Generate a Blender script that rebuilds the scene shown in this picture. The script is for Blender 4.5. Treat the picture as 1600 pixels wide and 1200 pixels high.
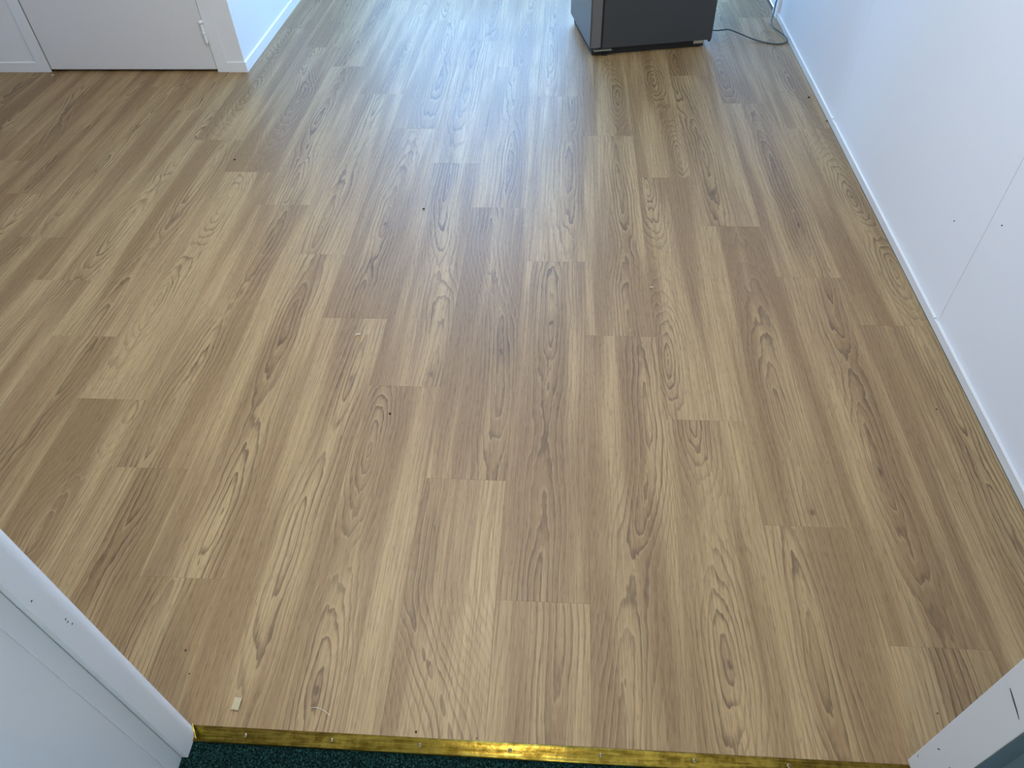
import bpy, bmesh, math, random
from mathutils import Vector, Matrix

scene = bpy.context.scene
COL = scene.collection
for o in list(bpy.data.objects):
    bpy.data.objects.remove(o)

# ------------------------------------------------------------------ camera
CAM_H = 1.4701
cam_data = bpy.data.cameras.new('camera')
cam_data.sensor_fit = 'HORIZONTAL'
cam_data.sensor_width = 36.0
cam_data.lens = 1139.15 / 1600.0 * 36.0
cam_data.clip_start = 0.02
cam = bpy.data.objects.new('camera', cam_data)
COL.objects.link(cam)
R = Vector((0.9978246684, 0.0606241563, -0.0258967722))
U = Vector((-0.0258855743, 0.7215878681, 0.6918387714))
F = Vector((-0.0606289384, 0.6896634398, -0.7215874663))
cam.matrix_world = Matrix(((R.x, U.x, -F.x, 0), (R.y, U.y, -F.y, 0), (R.z, U.z, -F.z, CAM_H), (0, 0, 0, 1)))
scene.camera = cam

# ------------------------------------------------------------------ world, exposure
SKY = (0.28, 0.56, 1.0)
SKY_STRENGTH = 14.8
world = bpy.data.worlds.new('daylight')
scene.world = world
world.use_nodes = True
bg = world.node_tree.nodes['Background']
bg.inputs['Color'].default_value = (*SKY, 1)
bg.inputs['Strength'].default_value = SKY_STRENGTH
scene.view_settings.view_transform = 'Standard'
scene.view_settings.look = 'None'
scene.view_settings.gamma = 1.0
scene.view_settings.use_curve_mapping = False
scene.view_settings.exposure = -0.08

# the room, metres: camera over the origin, Y runs along the planks
W = 0.2032            # plank width
L = 1.2192            # plank length
X0 = 0.08459          # X of the plank seam that runs near the middle
XR = 1.103            # face of the right baseboard
XL = -1.528           # face of the left baseboard beyond the closet
YC = 3.447            # face of the closet casing
YF = 5.5              # far wall
XS = -3.2             # side wall of the alcove
YD = 0.467            # room side of the doorway wall
ZC = 2.5              # ceiling

WIN1 = (-1.46, 0.95, 0.35, 2.38)    # far window: x0, x1, z0, z1
WIN2 = (4.20, 5.40, 0.06, 2.0)      # glazed door in the right wall: y0, y1, z0, z1

WIN_FILL = (4.50, 5.40, 0.15, 2.38)     # unseen left window, added for blue on the right wall: y0, y1, z0, z1

def area(name, loc, rot, sx, sy, power, color, portal=False):
    d = bpy.data.lights.new(name, 'AREA')
    d.shape = 'RECTANGLE'; d.size = sx; d.size_y = sy
    d.energy = power; d.color = color
    d.cycles.is_portal = portal
    o = bpy.data.objects.new(name, d); COL.objects.link(o)
    o.location = loc; o.rotation_euler = rot
    return o
# daylight comes in from the sky through the windows (portals only guide the sampling)
area('window_portal', ((WIN1[0]+WIN1[1])/2, YF+0.11, (WIN1[2]+WIN1[3])/2), (-math.pi/2, 0, 0), WIN1[1]-WIN1[0], WIN1[3]-WIN1[2], 1, (1, 1, 1), True)
area('door_portal', (XR+0.13, (WIN2[0]+WIN2[1])/2, (WIN2[2]+WIN2[3])/2), (0, math.pi/2, 0), WIN2[3]-WIN2[2], WIN2[1]-WIN2[0], 1, (1, 1, 1), True)
area('side_portal', (XL-0.13, (WIN_FILL[0]+WIN_FILL[1])/2, (WIN_FILL[2]+WIN_FILL[3])/2), (0, -math.pi/2, 0), WIN_FILL[3]-WIN_FILL[2], WIN_FILL[1]-WIN_FILL[0], 1, (1, 1, 1), True)
# ceiling lamps: one in the room, one in the hall (fixtures are built below)
LAMP_ROOM = (-0.50, 1.75, ZC - 0.06)
LAMP_HALL = (0.15, -1.20, ZC - 0.06)
area('room_lamp_light', LAMP_ROOM, (0, 0, 0), 0.9, 0.9, 30, (1.0, 0.94, 0.86))
area('hall_lamp_light', LAMP_HALL, (0, 0, 0), 0.6, 0.6, 26, (1.0, 0.985, 0.95))

# ------------------------------------------------------------------ helpers
def tag(o, label=None, cat=None, group=None, kind=None):
    if label: o['label'] = label
    if cat: o['category'] = cat
    if group: o['group'] = group
    if kind: o['kind'] = kind
    return o

def link(name, mesh, mat=None, parent=None):
    o = bpy.data.objects.new(name, mesh)
    COL.objects.link(o)
    if mat and not mesh.materials: mesh.materials.append(mat)
    if parent: o.parent = parent
    return o

def finish(bm, name, smooth=False):
    bmesh.ops.recalc_face_normals(bm, faces=bm.faces)
    me = bpy.data.meshes.new(name)
    bm.to_mesh(me); bm.free()
    if smooth:
        for p in me.polygons: p.use_smooth = True
        me.set_sharp_from_angle(angle=math.radians(40))
    return me

def add_box(bm, x0, x1, y0, y1, z0, z1, bevel=0.0, seg=2):
    vs = [bm.verts.new(p) for p in ((x0,y0,z0),(x1,y0,z0),(x1,y1,z0),(x0,y1,z0),(x0,y0,z1),(x1,y0,z1),(x1,y1,z1),(x0,y1,z1))]
    fs = [bm.faces.new([vs[i] for i in q]) for q in ((3,2,1,0),(4,5,6,7),(0,1,5,4),(1,2,6,5),(2,3,7,6),(3,0,4,7))]
    if bevel > 0:
        es = {e for f in fs for e in f.edges}
        bmesh.ops.bevel(bm, geom=list(es), offset=bevel, segments=seg, profile=0.6, affect='EDGES')

def box(name, mat, x0, x1, y0, y1, z0, z1, bevel=0.0, parent=None, kind=None, seg=2):
    bm = bmesh.new(); add_box(bm, x0, x1, y0, y1, z0, z1, bevel, seg)
    o = link(name, finish(bm, name), mat, parent)
    if kind: o['kind'] = kind
    return o

def boxes(name, mat, lst, bevel=0.0, parent=None, kind=None):
    bm = bmesh.new()
    for b in lst: add_box(bm, *b, bevel)
    o = link(name, finish(bm, name), mat, parent)
    if kind: o['kind'] = kind
    return o

def prism(name, mat, poly, z0, z1, parent=None, kind=None, smooth=False):
    """extrude a plan outline [(x,y)...] between two heights"""
    bm = bmesh.new()
    a = [bm.verts.new((x, y, z0)) for x, y in poly]; b = [bm.verts.new((x, y, z1)) for x, y in poly]
    n = len(poly)
    for i in range(n): 
        f = bm.faces.new((a[i], a[(i+1) % n], b[(i+1) % n], b[i])); f.smooth = smooth
    bm.faces.new(a[::-1]); bm.faces.new(b)
    o = link(name, finish(bm, name), mat, parent)
    if kind: o['kind'] = kind
    return o

def sweep(name, mat, prof, axis, t0, t1, parent=None, kind=None, smooth=False):
    """extrude a section [(a,z)...] along 'x' (a is y) or 'y' (a is x)"""
    bm = bmesh.new()
    def P(a, z, t): return (t, a, z) if axis == 'x' else (a, t, z)
    v0 = [bm.verts.new(P(a, z, t0)) for a, z in prof]; v1 = [bm.verts.new(P(a, z, t1)) for a, z in prof]
    n = len(prof)
    for i in range(n):
        f = bm.faces.new((v0[i], v0[(i+1) % n], v1[(i+1) % n], v1[i])); f.smooth = smooth
    bm.faces.new(v0[::-1]); bm.faces.new(v1)
    o = link(name, finish(bm, name), mat, parent)
    if kind: o['kind'] = kind
    return o

def tube_bm(bm, pts, rad, sides=8):
    """smooth tube through points (Catmull-Rom)"""
    P = [Vector(p) for p in pts]; path = []
    for i in range(len(P)-1):
        p0 = P[max(i-1, 0)]; p1 = P[i]; p2 = P[i+1]; p3 = P[min(i+2, len(P)-1)]
        for s in range(5):
            t = s/5
            path.append(0.5*((2*p1)+(p2-p0)*t+(2*p0-5*p1+4*p2-p3)*t*t+(3*p1-p0-3*p2+p3)*t**3))
    path.append(P[-1])
    rings = []; n0 = None
    for i, p in enumerate(path):
        d = (path[min(i+1, len(path)-1)]-path[max(i-1, 0)]).normalized()
        if n0 is None: n0 = d.orthogonal().normalized()
        n0 = (n0-d*n0.dot(d)).normalized(); b = d.cross(n0)
        rings.append([bm.verts.new(p+rad*(math.cos(a)*n0+math.sin(a)*b)) for a in [2*math.pi*k/sides for k in range(sides)]])
    for r0, r1 in zip(rings, rings[1:]):
        for k in range(sides): bm.faces.new((r0[k], r0[(k+1) % sides], r1[(k+1) % sides], r1[k]))
    bm.faces.new(rings[0][::-1]); bm.faces.new(rings[-1])

def lathe_bm(bm, prof, center=(0, 0, 0), sides=16):
    cx, cy, cz = center; rings = []
    for r, z in prof:
        rings.append([bm.verts.new((cx+r*math.cos(2*math.pi*k/sides), cy+r*math.sin(2*math.pi*k/sides), cz+z)) for k in range(sides)])
    for r0, r1 in zip(rings, rings[1:]):
        for k in range(sides): bm.faces.new((r0[k], r0[(k+1) % sides], r1[(k+1) % sides], r1[k]))
    bm.faces.new(rings[0][::-1]); bm.faces.new(rings[-1])

def lathe(name, mat, prof, center=(0, 0, 0), sides=16, parent=None):
    bm = bmesh.new(); lathe_bm(bm, prof, center, sides)
    return link(name, finish(bm, name, True), mat, parent)

def empty(name, loc=(0, 0, 0), rz=0):
    o = bpy.data.objects.new(name, None); COL.objects.link(o)
    o.location = loc; o.rotation_euler = (0, 0, rz); o.empty_display_size = 0.1
    return o

# ------------------------------------------------------------------ materials
class N:
    """small node-tree writer"""
    def __init__(s, name):
        s.m = bpy.data.materials.new(name); s.m.use_nodes = True
        s.t = s.m.node_tree; s.b = s.t.nodes['Principled BSDF']
    def put(s, sock, v):
        if isinstance(v, bpy.types.NodeSocket): s.t.links.new(v, sock)
        else: sock.default_value = v
    def math(s, op, a, b=None, c=None):
        n = s.t.nodes.new('ShaderNodeMath'); n.operation = op
        for i, v in enumerate((a, b, c)):
            if v is not None: s.put(n.inputs[i], v)
        return n.outputs[0]
    def comb(s, x, y, z=0.0):
        n = s.t.nodes.new('ShaderNodeCombineXYZ')
        for i, v in enumerate((x, y, z)): s.put(n.inputs[i], v)
        return n.outputs[0]
    def sep(s, v):
        n = s.t.nodes.new('ShaderNodeSeparateXYZ'); s.put(n.inputs[0], v)
        return n.outputs
    def noise(s, vec, scale=1.0, detail=2.0, rough=0.5, dist=0.0):
        n = s.t.nodes.new('ShaderNodeTexNoise')
        s.put(n.inputs['Vector'], vec); n.inputs['Scale'].default_value = scale
        n.inputs['Detail'].default_value = detail; n.inputs['Roughness'].default_value = rough
        n.inputs['Distortion'].default_value = dist
        return n.outputs['Fac']
    def rng(s, v, a, b, c=0.0, d=1.0, smooth=True):
        n = s.t.nodes.new('ShaderNodeMapRange')
        n.interpolation_type = 'SMOOTHSTEP' if smooth else 'LINEAR'
        for i, x in enumerate((v, a, b, c, d)): s.put(n.inputs[i], x)
        return n.outputs[0]
    def mix(s, f, a, b, mode='MIX'):
        n = s.t.nodes.new('ShaderNodeMix'); n.data_type = 'RGBA'; n.blend_type = mode
        s.put(n.inputs['Factor'], f)
        s.put(n.inputs[6], (*a, 1) if isinstance(a, tuple) else a)
        s.put(n.inputs[7], (*b, 1) if isinstance(b, tuple) else b)
        return n.outputs[2]
    def obj(s):
        return s.t.nodes.new('ShaderNodeTexCoord').outputs['Object']
    def attr(s, name):
        n = s.t.nodes.new('ShaderNodeAttribute'); n.attribute_type = 'OBJECT'; n.attribute_name = name
        return n.outputs['Vector']
    def bump(s, h, strength, dist):
        n = s.t.nodes.new('ShaderNodeBump')
        n.inputs['Strength'].default_value = strength; n.inputs['Distance'].default_value = dist
        s.put(n.inputs['Height'], h); s.t.links.new(n.outputs[0], s.b.inputs['Normal'])
    def set(s, **k):
        for a, v in k.items():
            a = a.replace('_', ' ')
            if isinstance(v, tuple) and len(v) == 3: v = (*v, 1)
            s.put(s.b.inputs[a], v)
        return s

def paint(name, col, rough=0.35, mottle=0.03):
    n = N(name)
    v = n.obj()
    f = n.noise(v, 3.0, 3.0, 0.6)
    dark = tuple(c*(1-2*mottle) for c in col)
    n.set(Base_Color=n.mix(f, dark, col), Roughness=rough)
    return n.m

def plain(name, col, rough=0.5, metal=0.0, var=0.1, scale=30):
    n = N(name)
    f = n.noise(n.obj(), scale, 3.0, 0.6)
    n.set(Base_Color=n.mix(f, tuple(c*(1-var) for c in col), tuple(min(1, c*(1+var)) for c in col)), Roughness=rough, Metallic=metal)
    return n.m

def make_wood():
    n = N('oak_vinyl')
    x, y, z = n.sep(n.obj())
    u = n.math('DIVIDE', x, W); v = n.math('DIVIDE', y, W)
    u1, v1, freq = n.sep(n.attr('grain_a'))
    u2, v2, seed = n.sep(n.attr('grain_b'))
    slope, tone, knot = n.sep(n.attr('grain_c'))
    so = n.math('MULTIPLY', seed, 37.0)
    def nz(su, sv, k, detail=2.0, rough=0.5, dist=0.0):
        return n.noise(n.comb(n.math('MULTIPLY', u, su), n.math('MULTIPLY', v, sv), n.math('ADD', so, k)), 1.0, detail, rough, dist)
    # heart of the board wanders along its length
    s = n.rng(v, v1, v2)
    c = n.math('ADD', u1, n.math('MULTIPLY', n.math('SUBTRACT', u2, u1), s))
    c = n.math('ADD', c, n.math('MULTIPLY', n.math('SUBTRACT', nz(0.0, 0.40, 1.3), 0.5), 0.24))
    d1 = n.math('ABSOLUTE', n.math('SUBTRACT', v, v1)); d2 = n.math('ABSOLUTE', n.math('SUBTRACT', v, v2))
    dm = n.math('SMOOTH_MIN', d1, d2, 0.5)
    d = n.math('MULTIPLY', dm, slope)
    d = n.math('ADD', d, n.math('MULTIPLY', n.math('SUBTRACT', nz(0.0, 0.9, 4.1), 0.5), 0.10))
    jag = n.math('MULTIPLY', n.math('SUBTRACT', nz(5.0, 1.3, 7.7, 3.0, 0.6), 0.5), 0.10)
    d = n.math('ADD', d, jag)
    d = n.math('ADD', d, n.math('MULTIPLY', n.math('SUBTRACT', nz(13.0, 2.2, 17.3, 2.0, 0.6), 0.5), 0.05))
    du = n.math('SUBTRACT', u, c)
    r = n.math('SQRT', n.math('ADD', n.math('MULTIPLY', du, du), n.math('MULTIPLY', d, d)))
    ph = n.math('ADD', n.math('MULTIPLY', r, freq), n.math('MULTIPLY', n.math('SUBTRACT', nz(3.0, 0.30, 2.9), 0.5), 3.0))
    t = n.math('FRACT', ph)
    line = n.math('MULTIPLY', n.rng(t, 0.50, 0.90), n.rng(t, 0.94, 1.0, 1.0, 0.0))
    near = n.rng(r, 0.08, 0.42, 1.0, 0.30)
    line = n.math('MULTIPLY', n.math('MULTIPLY', line, near), n.rng(nz(2.2, 0.7, 11.0), 0.32, 0.62, 0.25, 1.0))
    lite = n.math('MULTIPLY', n.math('MULTIPLY', n.rng(t, 0.0, 0.30, 1.0, 0.0), near), 0.5)
    # broad streaks, fine fibres, pores
    broad = nz(3.0, 0.16, 21.0, 2.0, 0.5)
    broad2 = nz(2.2, 0.22, 33.0, 1.0)
    fib = nz(52.0, 0.6, 5.0, 3.0, 0.7)
    fine = nz(90.0, 6.0, 15.0, 2.0, 0.65)
    pore = n.rng(nz(100.0, 7.0, 9.0, 1.0), 0.58, 0.70)
    tb = n.math('ADD', n.rng(broad, 0.37, 0.63), tone)
    col = n.mix(tb, (0.246, 0.142, 0.056), (0.440, 0.296, 0.136))
    col = n.mix(n.math('MULTIPLY', n.rng(broad2, 0.50, 0.72), 0.50), col, (0.268, 0.155, 0.072))
    col = n.mix(n.math('MULTIPLY', n.rng(fib, 0.40, 0.62), 0.46), col, (0.171, 0.096, 0.038))
    col = n.mix(lite, col, (0.397, 0.276, 0.127))
    col = n.mix(n.math('MULTIPLY', line, 0.82), col, (0.088, 0.044, 0.016))
    col = n.mix(n.math('MULTIPLY', pore, 0.36), col, (0.081, 0.042, 0.014))
    col = n.mix(n.math('MULTIPLY', n.rng(fine, 0.38, 0.66), 0.20), col, (0.417, 0.301, 0.142))
    # small dark knot at the first eye
    kd = n.math('SQRT', n.math('ADD', n.math('POWER', n.math('SUBTRACT', u, c), 2.0), n.math('POWER', n.math('MULTIPLY', d1, 0.42), 2.0)))
    kd = n.math('ADD', kd, n.math('MULTIPLY', n.math('SUBTRACT', nz(14.0, 9.0, 3.3), 0.5), 0.10))
    col = n.mix(n.math('MULTIPLY', n.rng(kd, 0.02, 0.16, 0.30, 0.0), knot), col, (0.135, 0.072, 0.031))
    col = n.mix(n.math('MULTIPLY', n.rng(kd, 0.0, 0.035, 0.6, 0.0), knot), col, (0.067, 0.033, 0.013))
    n.set(Base_Color=col, Roughness=n.rng(fib, 0.3, 0.7, 0.44, 0.53))
    n.b.inputs['IOR'].default_value = 1.5
    h = n.math('SUBTRACT', n.math('MULTIPLY', fine, 0.6), n.math('ADD', n.math('MULTIPLY', line, 0.4), n.math('MULTIPLY', pore, 0.5)))
    n.bump(h, 0.10, 0.0006)
    return n.m

def make_brass():
    n = N('worn_brass')
    v = n.obj(); x, y, z = n.sep(v)
    streak = n.noise(n.comb(n.math('MULTIPLY', x, 9.0), n.math('MULTIPLY', y, 160.0), z), 1.0, 4.0, 0.65)
    blot = n.noise(v, 45, 4.0, 0.7)
    f = n.rng(n.math('ADD', n.math('MULTIPLY', streak, 0.6), n.math('MULTIPLY', blot, 0.5)), 0.42, 0.68)
    n.set(Base_Color=n.mix(f, (0.20, 0.125, 0.014), (0.58, 0.39, 0.060)), Metallic=1.0, Roughness=n.rng(f, 0.0, 1.0, 0.46, 0.28))
    n.bump(blot, 0.45, 0.0025)
    return n.m

def make_glass():
    n = N('window_glass')
    t = n.t
    tr = t.nodes.new('ShaderNodeBsdfTransparent'); gl = t.nodes.new('ShaderNodeBsdfGlossy')
    gl.inputs['Roughness'].default_value = 0.02
    fr = t.nodes.new('ShaderNodeFresnel'); fr.inputs['IOR'].default_value = 1.45
    mx = t.nodes.new('ShaderNodeMixShader')
    t.links.new(fr.outputs[0], mx.inputs[0]); t.links.new(tr.outputs[0], mx.inputs[1]); t.links.new(gl.outputs[0], mx.inputs[2])
    t.links.new(mx.outputs[0], t.nodes['Material Output'].inputs['Surface'])
    return n.m

def make_carpet():
    n = N('green_carpet')
    v = n.obj()
    a = n.noise(v, 260, 3, 0.7); b = n.noise(v, 40, 2)
    col = n.mix(n.rng(a, 0.42, 0.64), (0.0015, 0.009, 0.010), (0.034, 0.115, 0.100))
    col = n.mix(n.rng(b, 0.45, 0.7, 0.0, 0.3), col, (0.006, 0.024, 0.034))
    n.set(Base_Color=col, Roughness=0.95)
    n.b.inputs['Specular IOR Level'].default_value = 0.1
    return n.m

def make_lamp():
    n = N('lamp_diffuser')
    n.set(Base_Color=(0.9, 0.9, 0.88), Roughness=0.6, Emission_Color=(1.0, 0.93, 0.84), Emission_Strength=4.0)
    return n.m

M_WOOD = make_wood()
M_WHITE = paint('white_paint', (0.80, 0.80, 0.79), 0.38)
M_TRIM = paint('white_gloss_paint', (0.80, 0.80, 0.79), 0.27, 0.02)
M_DOOR = paint('door_paint', (0.73, 0.715, 0.69), 0.34, 0.015)
M_PANEL = paint('panel_paint', (0.87, 0.89, 0.915), 0.40, 0.01)
M_CEIL = paint('ceiling_paint', (0.82, 0.81, 0.79), 0.8)
M_TEAL = paint('grey_teal_paint', (0.36, 0.45, 0.47), 0.40)
M_STEPSHADE = paint('step_shade_teal', (0.13, 0.185, 0.205), 0.45)  # shade of the stop's hall-facing step, put into the colour
M_BRASS = make_brass()
M_GLASS = make_glass()
M_CARPET = make_carpet()
M_LAMP = make_lamp()
M_SUB = plain('plywood_underlay', (0.10, 0.075, 0.05), 0.9)
M_STEEL = plain('screw_steel', (0.30, 0.24, 0.13), 0.38, 1.0)
M_DARK = plain('recess_shade', (0.012, 0.011, 0.010), 0.9)  # near-black standing in for shade in gaps, holes and slots
M_FRIDGE = plain('fridge_side_grey', (0.060, 0.064, 0.066), 0.42, 0.25, 0.04, 6)
M_FDOOR = plain('fridge_door_silver', (0.12, 0.12, 0.125), 0.30, 0.75, 0.04, 6)
M_FEDGE = plain('fridge_door_edge', (0.155, 0.150, 0.148), 0.45, 0.2, 0.04, 6)
M_RUBBER = plain('black_rubber', (0.012, 0.012, 0.013), 0.6)
M_ZINC = plain('zinc_bracket', (0.62, 0.62, 0.56), 0.35, 0.9)
M_CABLE = plain('grey_green_cable', (0.050, 0.075, 0.085), 0.42)
M_CHIP = plain('pale_wood_chip', (0.50, 0.42, 0.26), 0.7, 0, 0.2, 200)
M_THREAD = plain('white_thread', (0.70, 0.62, 0.46), 0.7)
M_CRUMB = plain('dark_crumb', (0.030, 0.020, 0.013), 0.8, 0, 0.4, 400)
M_SCUFF = plain('black_scuff', (0.05, 0.055, 0.055), 0.7)

# ------------------------------------------------------------------ floor: base and planks
floor = boxes('floor', M_SUB, [(XS, XR+0.02, 0.45, YF, -0.05, -0.0062)], kind='structure')

# joints along each column, metres / W, from one end of a plank; column k lies between seam k and k+1
PHASE = {-16: 0.05, -15: 4.7, -14: 3.3, -13: 2.0, -12: 0.79, -11: 5.57, -10: 4.17, -9: 3.0, -8: 1.68, -7: 0.43, -6: 5.29,
         -5: 3.81, -4: 2.21, -3: 0.82, -2: 5.28, -1: 3.71, 0: 1.94, 1: 0.35, 2: 4.78, 3: 3.40, 4: 2.29}
# eyes and knots of the grain as they lie on the floor: x, y, kind (e eye, k knot, l tight ladder figure)
EYES = [(0.153,1.440,'e'),(0.137,0.414,'e'),(-0.023,1.664,'k'),(-0.026,0.769,'e'),(-0.351,1.435,'k'),(-0.433,2.461,'e'),(-0.159,1.533,'k'),(-0.205,2.544,'k'),(-0.624,2.178,'k'),(-0.846,2.193,'e'),(-1.257,2.268,'l'),(-1.200,3.192,'l'),(-1.455,3.258,'l'),(-1.057,2.976,'e'),(-1.022,2.382,'e'),(-1.545,2.744,'l'),(-1.402,2.487,'e'),(-1.584,2.109,'e'),(-1.855,2.518,'k'),(-2.168,2.683,'e'),(-1.435,1.575,'e'),(-1.394,1.398,'e'),(-1.165,1.258,'l'),(-1.225,0.878,'e'),(-0.803,0.951,'e'),(-1.011,1.048,'e'),(-0.864,0.599,'e'),(-0.607,0.871,'e'),(-0.463,0.540,'k'),(-0.483,1.162,'l'),(-0.166,0.970,'e'),(-0.175,0.402,'e'),(0.021,0.691,'e'),(0.320,1.523,'e'),(0.366,1.282,'l'),(0.363,0.639,'k'),(0.482,1.680,'e'),(0.667,2.021,'e'),(0.604,1.314,'e'),(0.609,1.012,'k'),(0.844,1.890,'e'),(0.806,1.137,'k'),(1.060,1.388,'e'),(1.052,1.014,'e'),(0.540,0.668,'e'),(0.216,2.414,'e'),(0.322,2.451,'l'),(0.463,2.676,'l'),(0.566,2.703,'e'),(0.806,2.482,'e'),(0.829,2.202,'k'),(0.778,2.809,'e'),(1.054,2.386,'k'),(1.067,2.993,'e'),(0.725,3.398,'l'),(0.231,3.186,'l'),(0.030,2.548,'e'),(0.046,3.135,'e'),(-0.617,3.839,'e'),(-0.579,3.362,'e'),(-0.452,3.600,'e'),(-0.436,3.261,'k'),(-0.832,3.099,'e'),(-0.227,3.411,'e'),(-0.068,3.652,'e'),(-1.271,3.580,'l'),(-1.184,3.902,'e'),(-1.036,4.334,'k'),(-0.057,4.252,'e'),(-0.396,4.257,'e'),(-2.016,2.274,'l'),(-1.625,1.755,'e'),(-1.697,1.612,'e'),(-1.838,3.125,'e'),(-2.070,2.793,'e'),(0.806,0.642,'e'),(1.021,3.331,'e'),(0.497,3.397,'e'),(-0.632,1.752,'e'),(-0.317,0.802,'e'),(0.240,1.277,'e'),(1.080,1.964,'l')]

def plank_mesh(y0, y1):
    bm = bmesh.new()
    g = 0.00008
    add_box(bm, -W/2+g, W/2-g, y0+g, y1-g, -0.006, 0.0)
    top = [e for e in bm.edges if all(v.co.z > -0.001 for v in e.verts)]
    bmesh.ops.bevel(bm, geom=top, offset=0.0002, segments=1, affect='EDGES')
    me = finish(bm, 'plank'); me.materials.append(M_WOOD)
    return me

FULL = plank_mesh(-L/2, L/2)
rnd = random.Random(11)
for k in sorted(PHASE):
    xc = X0 + (k+0.5)*W
    ymax = YF - 0.004 if k >= -8 else YC + 0.03
    for nrow in range(-1, 6):
        ya = (PHASE[k] + 6*nrow)*W; yb = ya + L
        a = max(ya, 0.451); b = min(yb, ymax)
        if b - a < 0.03: continue
        yc = (ya+yb)/2
        full = abs((b-a) - L) < 1e-6
        o = link('plank', FULL if full else plank_mesh(a-yc, b-yc), None, floor)
        o.location = (xc, yc, 0)
        es = sorted([((x-xc)/W, (y-yc)/W, t) for x, y, t in EYES if abs(x-xc) <= W/2 and ya <= y <= yb], key=lambda e: e[1])
        kinds = [e[2] for e in es]
        if len(es) > 2:
            kn = [e for e in es if e[2] != 'e'] + [e for e in es if e[2] == 'e']
            es = sorted(kn[:2], key=lambda e: e[1])
        if len(es) == 0:
            es = [(rnd.uniform(-.3, .3), rnd.uniform(-2.6, -0.8), 'e'), (rnd.uniform(-.3, .3), rnd.uniform(0.6, 2.8), 'e')]
        if len(es) == 1:
            e = es[0]
            far = (rnd.uniform(-.25, .25), e[1] + (rnd.uniform(2.6, 3.6) if e[1] < 0 else -rnd.uniform(2.6, 3.6)), 'e')
            es = sorted([e, far], key=lambda q: q[1])
        e1, e2 = es
        lad = 'l' in kinds
        kn = 1.0 if 'k' in kinds else 0.0
        if e2[2] == 'k' and e1[2] != 'k':
            # the knot must be the first eye: mirror the order (the blend between the eyes works both ways)
            e1, e2 = e2, e1
        o['grain_a'] = [e1[0], e1[1], rnd.uniform(14, 18)*(1.15 if lad else 1)]
        o['grain_b'] = [e2[0], e2[1], rnd.uniform(0, 10)]
        o['grain_c'] = [rnd.uniform(0.16, 0.21) if lad else rnd.uniform(0.07, 0.105), rnd.uniform(-0.12, 0.12), kn]

# ------------------------------------------------------------------ walls, ceiling
T = 0.12
wall_right = boxes('wall_right', M_WHITE, [
    (XR+0.018, XR+T, YD-0.1, WIN2[0], 0, ZC), (XR+0.018, XR+T, WIN2[1], YF, 0, ZC),
    (XR+0.018, XR+T, WIN2[0], WIN2[1], WIN2[3], ZC), (XR+0.018, XR+T, WIN2[0], WIN2[1], 0, WIN2[2])], kind='structure')
J1, J2, YCAS = 1.680, 2.905, 4.105
for a, b in ((YD+0.002, J1-0.0006), (J1+0.0006, J2-0.0009), (J2+0.0009, YCAS)):
    box('wall_panel', M_PANEL, XR+0.007, XR+0.018, a, b, 0.0, ZC-0.002, 0.0008, wall_right, seg=1)
for y, z in ((1.829, 0.270), (1.630, 0.389)):
    bm = bmesh.new()
    bmesh.ops.create_cone(bm, cap_ends=True, segments=10, radius1=0.0022, radius2=0.0022, depth=0.0012,
                          matrix=Matrix.Translation((XR+0.0068, y, z)) @ Matrix.Rotation(math.pi/2, 4, 'Y'))
    link('nail_hole', finish(bm, 'nail_hole'), M_DARK, wall_right)
# low baseboard: flat strip with a rounded bead on top that breaks at the panel joints
bb_r = sweep('baseboard_right', M_TRIM, [(XR, 0.0), (XR+0.007, 0.0), (XR+0.007, 0.024), (XR, 0.024)], 'y', YD+0.002, YCAS, kind='structure')
for a, b in ((YD+0.003, J1-0.005), (J1+0.012, J2-0.005), (J2+0.030, YCAS-0.001)):
    sweep('bead', M_TRIM, [(XR-0.0015, 0.0241), (XR-0.0018, 0.0265), (XR-0.0006, 0.0285), (XR+0.002, 0.0296), (XR+0.0062, 0.0298), (XR+0.0062, 0.0241)], 'y', a, b, bb_r)

boxes('wall_back', M_WHITE, [
    (XL-T, WIN1[0], YF, YF+T, 0, ZC), (WIN1[1], XR+T, YF, YF+T, 0, ZC),
    (WIN1[0], WIN1[1], YF, YF+T, WIN1[3], ZC), (WIN1[0], WIN1[1], YF, YF+T, 0, WIN1[2])], kind='structure')
boxes('wall_left', M_WHITE, [
    (XL-T, XL-0.008, YC+0.1105, WIN_FILL[0], 0, ZC), (XL-T, XL-0.008, WIN_FILL[1], YF-0.0005, 0, ZC),
    (XL-T, XL-0.008, WIN_FILL[0], WIN_FILL[1], WIN_FILL[3], ZC), (XL-T, XL-0.008, WIN_FILL[0], WIN_FILL[1], 0, WIN_FILL[2])], kind='structure')
def bbprof(face, into):
    s = 1 if into > 0 else -1
    return [(face, 0), (face+s*0.0078, 0), (face+s*0.0078, 0.049), (face+s*0.004, 0.049), (face+s*0.001, 0.0465), (face, 0.044)]
sweep('baseboard_left', M_TRIM, bbprof(XL, -1), 'y', YC, YF, kind='structure')

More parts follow.
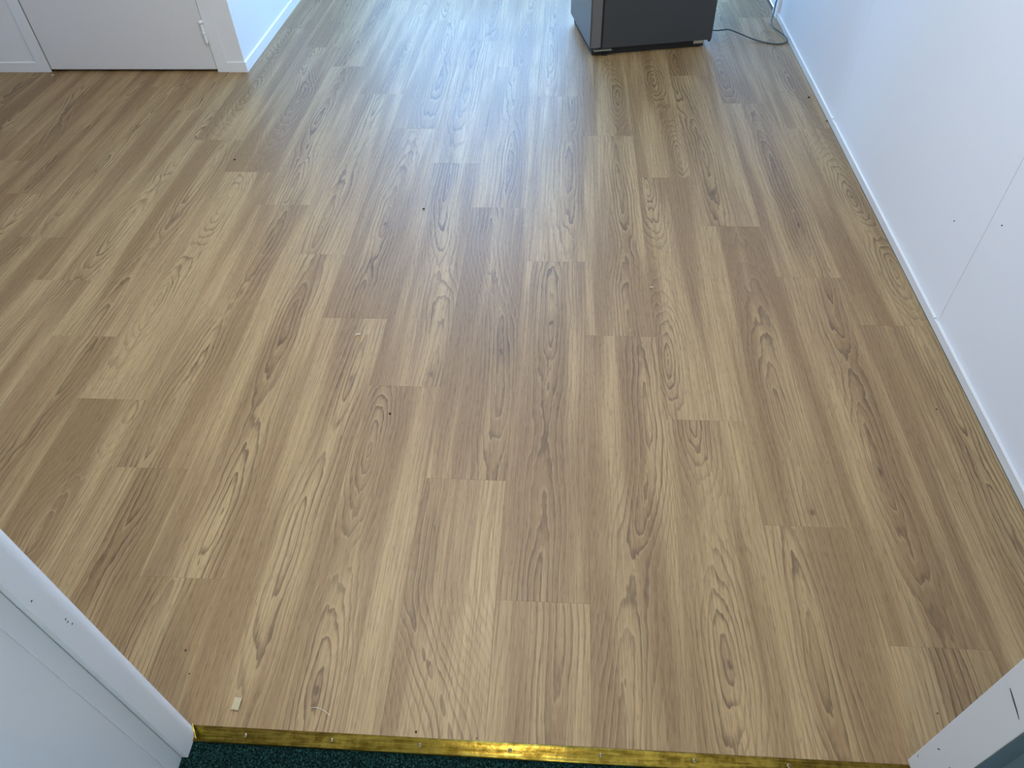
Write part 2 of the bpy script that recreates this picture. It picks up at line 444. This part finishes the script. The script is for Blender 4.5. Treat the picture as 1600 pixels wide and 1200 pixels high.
# closet wall that faces the doorway
DX0, DX1, DZ = -2.520, -1.677, 2.03
wc = boxes('wall_closet', M_WHITE, [
    (XS, DX0-0.03, YC+0.008, YC+0.11, 0, ZC), (DX1+0.03, XL-0.008, YC+0.008, YC+0.11, 0, ZC), (DX0-0.03, DX1+0.03, YC+0.008, YC+0.11, DZ+0.03, ZC)], kind='structure')
boxes('trim_1', M_TRIM, [(-2.577, DX0, YC, YC+0.0079, 0.0, DZ+0.05)], 0.0015, kind='structure')
boxes('trim_2', M_TRIM, [(DX1, -1.619, YC, YC+0.0079, 0.0, DZ+0.05)], 0.0015, kind='structure')
boxes('trim_3', M_TRIM, [(DX0, DX1, YC, YC+0.0079, DZ+0.002, DZ+0.05)], 0.0015, kind='structure')
sweep('baseboard_closet', M_TRIM, bbprof(YC, 1), 'x', XS, -2.5772, kind='structure')
sweep('baseboard_corner', M_TRIM, bbprof(YC, 1), 'x', -1.6188, XL-0.0079, kind='structure')
# rebate behind the door: shuts the gap off, coloured near-black for the shade there
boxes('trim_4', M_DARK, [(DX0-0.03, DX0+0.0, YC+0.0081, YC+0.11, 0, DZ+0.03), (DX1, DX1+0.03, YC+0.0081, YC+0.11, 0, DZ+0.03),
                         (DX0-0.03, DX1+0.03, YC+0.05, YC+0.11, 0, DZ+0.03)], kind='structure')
door = box('door_1', M_DOOR, DX0+0.006, DX1-0.0034, YC+0.0025, YC+0.042, 0.0130, DZ, 0.0015, kind='structure')
hx, hy = DX1-0.004, YC-0.0095
def hinge(z):
    h = box('hinge', M_TRIM, hx-0.0035, hx+0.0035, hy+0.0005, hy+0.0118, z-0.045, z+0.045, 0.001, door)
    for a, b in ((-0.045, -0.002), (0.002, 0.043)):
        lathe('knuckle', M_TRIM, [(0.004, a), (0.0078, a+0.002), (0.0078, b-0.002), (0.004, b)], (hx, hy, z), 12, h)
    lathe('collar', M_TRIM, [(0.0080, -0.005), (0.0112, -0.003), (0.0112, 0.003), (0.0080, 0.005)], (hx, hy, z), 12, h)
    lathe('finial', M_TRIM, [(0.006, 0.043), (0.0118, 0.045), (0.0118, 0.050), (0.007, 0.055), (0.001, 0.057)], (hx, hy, z), 12, h)
    lathe('finial', M_TRIM, [(0.001, -0.054), (0.004, -0.052), (0.0055, -0.047), (0.004, -0.045)], (hx, hy, z), 12, h)
    return h
hinge(0.187); hinge(1.80)

box('wall_side', M_WHITE, XS-T, XS, YD, YC+0.11, 0, ZC, kind='structure')
box('ceiling', M_CEIL, XS-T, 1.75, -1.85, YF+T, ZC, ZC+0.1, kind='structure')

# doorway wall and hall
HY = 0.235
boxes('wall_front', M_WHITE, [(XS-T, -0.712, HY, YD, 0, ZC), (0.742, XR+T, HY, YD, 0, ZC), (-0.712, 0.742, HY, YD, 2.12, ZC)], kind='structure')
boxes('wall_hall', M_TEAL, [(-1.72, -1.6, -1.75, HY, -0.02, ZC), (1.6, 1.72, -1.75, HY, -0.02, ZC), (-1.72, 1.72, -1.85, -1.75, -0.02, ZC)], kind='structure')
box('floor_hall', M_CARPET, -1.72, 1.72, -1.75, 0.447, -0.05, -0.003, kind='structure')

# left jamb: rounded nosing proud of a flat lining of two boards
arc = [(-0.710+0.032*math.cos(a), 0.435+0.032*math.sin(a)) for a in [math.radians(x) for x in range(0, 91, 6)]]
nos = prism('trim_5', M_TRIM, [(-0.711, 0.4045), (-0.6785, 0.4045), (-0.678, 0.4055)] + arc + [(-0.711, 0.467)], 0.0, 2.12, kind='structure')
for p in nos.data.polygons: p.use_smooth = True
nos.data.set_sharp_from_angle(angle=math.radians(25))
box('trim_6', M_TRIM, -0.711, -0.6890, 0.3725, 0.4036, 0.0, 2.12, 0.0012, kind='structure')
box('trim_7', M_TRIM, -0.711, -0.6908, HY, 0.3724, 0.0, 2.12, 0.0003, kind='structure')
# right jamb: square stop, deeper rebate towards the hall
stop = box('trim_8', M_TRIM, 0.665, 0.741, 0.396, 0.472, 0.0, 2.12, 0.0012, kind='structure')
box('trim_9', M_TEAL, 0.702, 0.741, HY, 0.3955, 0.0, 2.12, 0.0008, kind='structure')
box('step_shade', M_STEPSHADE, 0.6662, 0.7018, 0.3942, 0.3958, 0.0, 2.06, 0.0, kind='structure')  # thin dark sheet over the white stop, painted as its shaded side
boxes('trim_10', M_TRIM, [(-0.677, 0.664, HY, YD, 2.06, 2.119)], kind='structure')
def mark(parent, pts, w, face):
    bm = bmesh.new(); n = len(pts); a = []; b = []
    for i, (y, z) in enumerate(pts):
        ww = w*(0.25+0.75*math.sin(math.pi*(i+0.5)/n))
        a.append((y, z-ww)); b.append((y, z+ww))
    ring = a + b[::-1]
    f0 = [bm.verts.new((face, y, z)) for y, z in ring]; f1 = [bm.verts.new((face+0.0003, y, z)) for y, z in ring]
    m = len(ring)
    for i in range(m): bm.faces.new((f0[i], f0[(i+1) % m], f1[(i+1) % m], f1[i]))
    bm.faces.new(f0); bm.faces.new(f1[::-1])
    link('scuff_mark', finish(bm, 'scuff_mark'), M_SCUFF, parent)
mark(stop, [(0.453, 0.388), (0.446, 0.387), (0.436, 0.385), (0.424, 0.383), (0.412, 0.380)], 0.0020, 0.6649)
mark(stop, [(0.453, 0.124), (0.451, 0.127), (0.449, 0.130)], 0.0024, 0.6649)
mark(stop, [(0.418, 0.142), (0.416, 0.144), (0.414, 0.147)], 0.0024, 0.6649)
mark(stop, [(0.467, 0.047), (0.465, 0.045), (0.463, 0.043)], 0.0016, 0.6649)
for y, z in ((0.429, 0.520), (0.4285, 0.513), (0.431, 0.502), (0.415, 0.601)):
    mark(nos, [(y-0.0015, z), (y, z+0.001), (y+0.0015, z)], 0.0011, -0.6779)

# windows beyond the frame, the daylight of the room; the left one is added
def window(name, ext, axis, face):
    x0, x1, z0, z1 = ext
    def B(a, b, c, d, lo=0.0, hi=0.06):
        return (a, b, face+lo, face+hi, c, d) if axis == 'x' else (face+lo, face+hi, a, b, c, d)
    t = 0.055; mid = (x0+x1)/2
    w = boxes(name, M_TRIM, [B(x0, x0+t, z0, z1), B(x1-t, x1, z0, z1), B(x0+t, x1-t, z0, z0+t), B(x0+t, x1-t, z1-t, z1), B(mid-t/2, mid+t/2, z0+t, z1-t)], kind='structure')
    for a, b in ((x0+t, mid-t/2), (mid+t/2, x1-t)):
        boxes('pane', M_GLASS, [B(a+0.001, b-0.001, z0+t+0.001, z1-t-0.001, 0.027, 0.032)], parent=w)
window('window_1', WIN1, 'x', YF+0.01)
window('window_2', WIN2, 'y', XR+0.03)
window('blue_fill_window', WIN_FILL, 'y', XL-0.09)
boxes('trim_11', M_TRIM, [(XR-0.006, XR+0.0178, YCAS+0.001, YCAS+0.09, 0.0, ZC-0.002)], 0.002, kind='structure')

# ------------------------------------------------------------------ ceiling lamps
def lamp(loc, s, label):
    r = empty('ceiling_lamp', (loc[0], loc[1], ZC)); tag(r, label, 'lamp')
    h = s/2
    boxes('frame', M_TRIM, [(-h-.03, -h, -h-.03, h+.03, -.045, 0), (h, h+.03, -h-.03, h+.03, -.045, 0), (-h, h, -h-.03, -h, -.045, 0), (-h, h, h, h+.03, -.045, 0)], parent=r)
    boxes('diffuser', M_LAMP, [(-h+.001, h-.001, -h+.001, h-.001, -.040, -.030)], parent=r)
lamp(LAMP_ROOM, 0.9, 'square white ceiling lamp over the wooden floor')
lamp(LAMP_HALL, 0.6, 'small square white ceiling lamp over the green carpet')

# ------------------------------------------------------------------ brass threshold
SX0, SX1 = -0.6755, 0.6645
strip = empty('threshold_strip', (0, 0.448, 0))
tag(strip, 'worn brass threshold strip screwed down between wooden floor and green carpet', 'threshold')
prof = [(0.0150, 0.0004), (0.0147, 0.0016), (0.0130, 0.0025), (0.0095, 0.0032), (0.0050, 0.0034), (0.0000, 0.0033), (-0.0045, 0.0029), (-0.0080, 0.0028), (-0.0098, 0.0033), (-0.0115, 0.0041), (-0.0130, 0.0042), (-0.0144, 0.0034), (-0.0152, 0.0018), (-0.0152, 0.0002), (0.0148, 0.0002)]
sweep('plate', M_BRASS, prof, 'x', -0.6925, SX1+0.0, strip, smooth=True)
def screw(x):
    z = 0.0033
    o = lathe('screw', M_STEEL, [(0.0036, -0.001), (0.0038, 0.0002), (0.0030, 0.0010), (0.0012, 0.0014)], (x, 0.0008, z), 14, strip)
    boxes('cross_slot', M_DARK, [(x-0.0016, x+0.0016, 0.0004, 0.0012, z+0.0009, z+0.00155), (x-0.0004, x+0.0004, -0.0008, 0.0024, z+0.0009, z+0.00155)], parent=o)
for x in (-0.580, -0.411, -0.241, -0.069, 0.101, 0.274, 0.445, 0.615): screw(x)
bm = bmesh.new()
tube_bm(bm, [(-0.6905, 0.0165, 0.0030), (-0.6850, 0.0080, 0.0052), (-0.6790, -0.0010, 0.0058), (-0.6745, -0.0080, 0.0060), (-0.6715, -0.0115, 0.0055)], 0.0016, 6)
link('bent_end', finish(bm, 'bent_end', True), M_BRASS, strip)

# carpet pile
rp = random.Random(5)
verts = []; faces = []
y = 0.26
while y < 0.4325:
    x = -0.683
    while x < 0.664:
        px, py = x+rp.uniform(-.0011, .0011), y+rp.uniform(-.0011, .0011)
        if py < 0.432:
            a = rp.uniform(0, 6.28); r = rp.uniform(.0009, .0015); hgt = rp.uniform(.0005, .0030); lx, ly = rp.uniform(-.0012, .0012), rp.uniform(-.0012, .0012)
            i = len(verts)
            for k in range(3): verts.append((px+r*math.cos(a+2.094*k), py+r*math.sin(a+2.094*k), -0.0031))
            verts.append((px+lx, py+ly, hgt))
            faces += [(i, i+1, i+3), (i+1, i+2, i+3), (i+2, i, i+3)]
        x += 0.0024
    y += 0.0024
me = bpy.data.meshes.new('carpet_pile'); me.from_pydata(verts, [], faces); me.update()
tag(link('carpet_pile', me, M_CARPET), 'dark green carpet pile in front of the brass strip', 'carpet', kind='stuff')

# ------------------------------------------------------------------ fridge
FR = empty('fridge', (0.1185, 3.612, 0), math.radians(11.4))
tag(FR, 'dark grey fridge with silver door, only its base in view', 'fridge')
FD, FW, FH, FB = 0.606, 0.475, 1.42, 0.038      # depth (x), width (y), height, underside
box('door', M_FDOOR, 0.0, 0.052, 0.0, FW, FB+0.002, FH, 0.007, FR, seg=4)
box('door_edge', M_FEDGE, 0.006, 0.0525, -0.0012, 0.004, FB+0.006, FH-0.006, 0.0006, FR, seg=1)
box('door_gasket', M_RUBBER, 0.0535, 0.0625, 0.004, FW-0.004, FB+0.006, FH-0.006, 0, FR)
box('body', M_FRIDGE, 0.0625, FD, 0.0, FW, FB, FH, 0.003, FR)
box('shade_base', M_RUBBER, 0.016, FD-0.03, 0.022, FW-0.02, 0.004, FB-0.0085, 0, FR)  # black base, enlarged to paint the gap under the fridge as shadow
br = boxes('hinge_bracket', M_ZINC, [(0.020, 0.108, -0.010, 0.05, FB-0.0075, FB-0.0035)], 0.001, FR)
lathe('hinge_pin', M_ZINC, [(0.004, -0.0035), (0.004, 0.008)], (0.035, 0.02, FB), 10, br)
for x, yy in ((0.080, 0.018), (0.080, FW-0.05), (FD-0.055, 0.035), (FD-0.055, FW-0.05)):
    f = lathe('foot', M_RUBBER, [(0.012, 0.0), (0.013, 0.004), (0.010, 0.008), (0.004, 0.010), (0.004, FB-0.004)], (x, yy, 0), 14, FR)
box('rear_clip', M_ZINC, FD-0.085, FD-0.035, 0.012, 0.022, 0.020, FB-0.002, 0.001, FR)
box('rear_lug', M_RUBBER, FD-0.012, FD-0.002, 0.006, 0.016, FB-0.010, FB, 0.001, FR)

cable = [(0.735, 3.866, 0.033), (0.759, 3.842, 0.040), (0.807, 3.849, 0.042), (0.847, 3.834, 0.035), (0.885, 3.822, 0.024), (0.936, 3.809, 0.009), (0.983, 3.786, 0.004), (1.023, 3.768, 0.004), (1.057, 3.765, 0.004), (1.084, 3.776, 0.006), (1.093, 3.785, 0.012), (1.094, 3.807, 0.014), (1.089, 3.857, 0.012), (1.072, 3.906, 0.012), (1.058, 3.948, 0.012), (1.055, 3.995, 0.012), (1.063, 4.043, 0.020), (1.078, 4.090, 0.035), (1.082, 4.105, 0.060), (1.084, 4.105, 0.100), (1.085, 4.06, 0.25), (1.086, 4.0, 0.40), (1.082, 3.99, 0.452)]
bm = bmesh.new(); tube_bm(bm, cable, 0.0034, 8)
CB = link('power_cable', finish(bm, 'power_cable', True), M_CABLE)
tag(CB, 'thin dark grey power cable looping from fridge to right wall', 'cable')
box('plug', M_RUBBER, 1.066, 1.0995, 3.972, 4.008, 0.450, 0.495, 0.005, CB)
so = box('wall_socket', M_TRIM, 1.1, XR+0.0069, 3.945, 4.035, 0.43, 0.52, 0.003)
tag(so, 'white wall socket above the baseboard behind the fridge', 'socket')

# ------------------------------------------------------------------ crumbs and chips on the floor
chip = boxes('wood_chip', M_CHIP, [(-0.0075, 0.0075, -0.0115, 0.0115, 0.0, 0.0022)], 0.0004)
chip.location = (-0.6155, 0.506, 0.0034); chip.rotation_euler = (math.radians(8), 0, math.radians(-6))
tag(chip, 'small pale rectangular chip lying near left end of brass strip', 'chip')
for yy in (-0.007, -0.003, 0.002, 0.006):
    box('ridge', M_CHIP, -0.005, 0.005, yy-0.0008, yy+0.0008, 0.0021, 0.0026, 0, chip)
def thread(pts, rad, name, label, cat, mat=M_THREAD):
    bm = bmesh.new(); tube_bm(bm, pts, rad, 6)
    tag(link(name, finish(bm, name, True), mat), label, cat)
thread([(-0.467, 0.5065, 0.001), (-0.458, 0.5078, 0.0012), (-0.448, 0.5060, 0.0014), (-0.436, 0.5010, 0.0012), (-0.426, 0.4945, 0.001)], 0.0006, 'thread', 'curved white thread beside the pale chip near the brass strip', 'thread')
thread([(-0.606, 1.589, 0.002), (-0.600, 1.593, 0.0035), (-0.592, 1.592, 0.002)], 0.0019, 'wood_shaving', 'white curled shaving on the left half of the floor', 'shaving')
thread([(0.289, 1.841, 0.002), (0.294, 1.844, 0.003), (0.299, 1.843, 0.002)], 0.0016, 'wood_shaving', 'tiny white shaving on the floor in front of the fridge', 'shaving')
thread([(-0.281, 0.937, 0.0006), (-0.278, 0.929, 0.0008), (-0.276, 0.918, 0.0006)], 0.0005, 'hair', 'short dark hair on the planks, straight piece', 'hair', M_CRUMB)
def crumb(x, y, r, label, seed):
    bm = bmesh.new(); bmesh.ops.create_icosphere(bm, subdivisions=2, radius=r)
    q = random.Random(seed)
    for v in bm.verts: v.co *= q.uniform(0.75, 1.15); v.co.z *= 0.65
    zmin = min(v.co.z for v in bm.verts)
    for v in bm.verts: v.co.z -= zmin
    o = link('crumb', finish(bm, 'crumb'), M_CRUMB); o.location = (x, y, 0); tag(o, label, 'crumb')
    o['group'] = 'dark crumbs on the floor'
for i, (x, y, r, lab) in enumerate([
    (-0.499, 2.275, 0.0042, 'dark crumb in the bluish sheen at the middle of the floor'),
    (-0.447, 1.281, 0.0034, 'dark crumb on a pale plank left of centre'),
    (-0.252, 0.473, 0.0022, 'dark crumb touching the brass strip left of its centre'),
    (-1.319, 2.616, 0.0040, 'dark crumb in front of the closet corner'),
    (1.070, 3.183, 0.0055, 'dark crumb near the right baseboard beyond the panel joint'),
    (-0.760, 0.609, 0.0020, 'tiny dark crumb beside the rounded left jamb, upper one'),
    (-0.734, 0.561, 0.0015, 'tiny dark crumb beside the rounded left jamb, lower one'),
    (1.007, 1.352, 0.0022, 'tiny dark crumb near the right baseboard at mid floor'),
    (0.747, 0.559, 0.0015, 'tiny dark crumb beside the right jamb'),
    (-0.134, 0.4675, 0.0014, 'tiny dark crumb at the far edge of the brass strip centre'),
    (1.096, 2.965, 0.0040, 'dark crumb against the right baseboard by the panel joint')]):
    crumb(x, y, r, lab, i)
pc = boxes('plaster_bit', M_THREAD, [(-0.005, 0.005, -0.003, 0.003, 0, 0.003)], 0.0008)
pc.location = (-2.496, 3.412, 0); tag(pc, 'white plaster bit at the foot of the closet door', 'plaster')
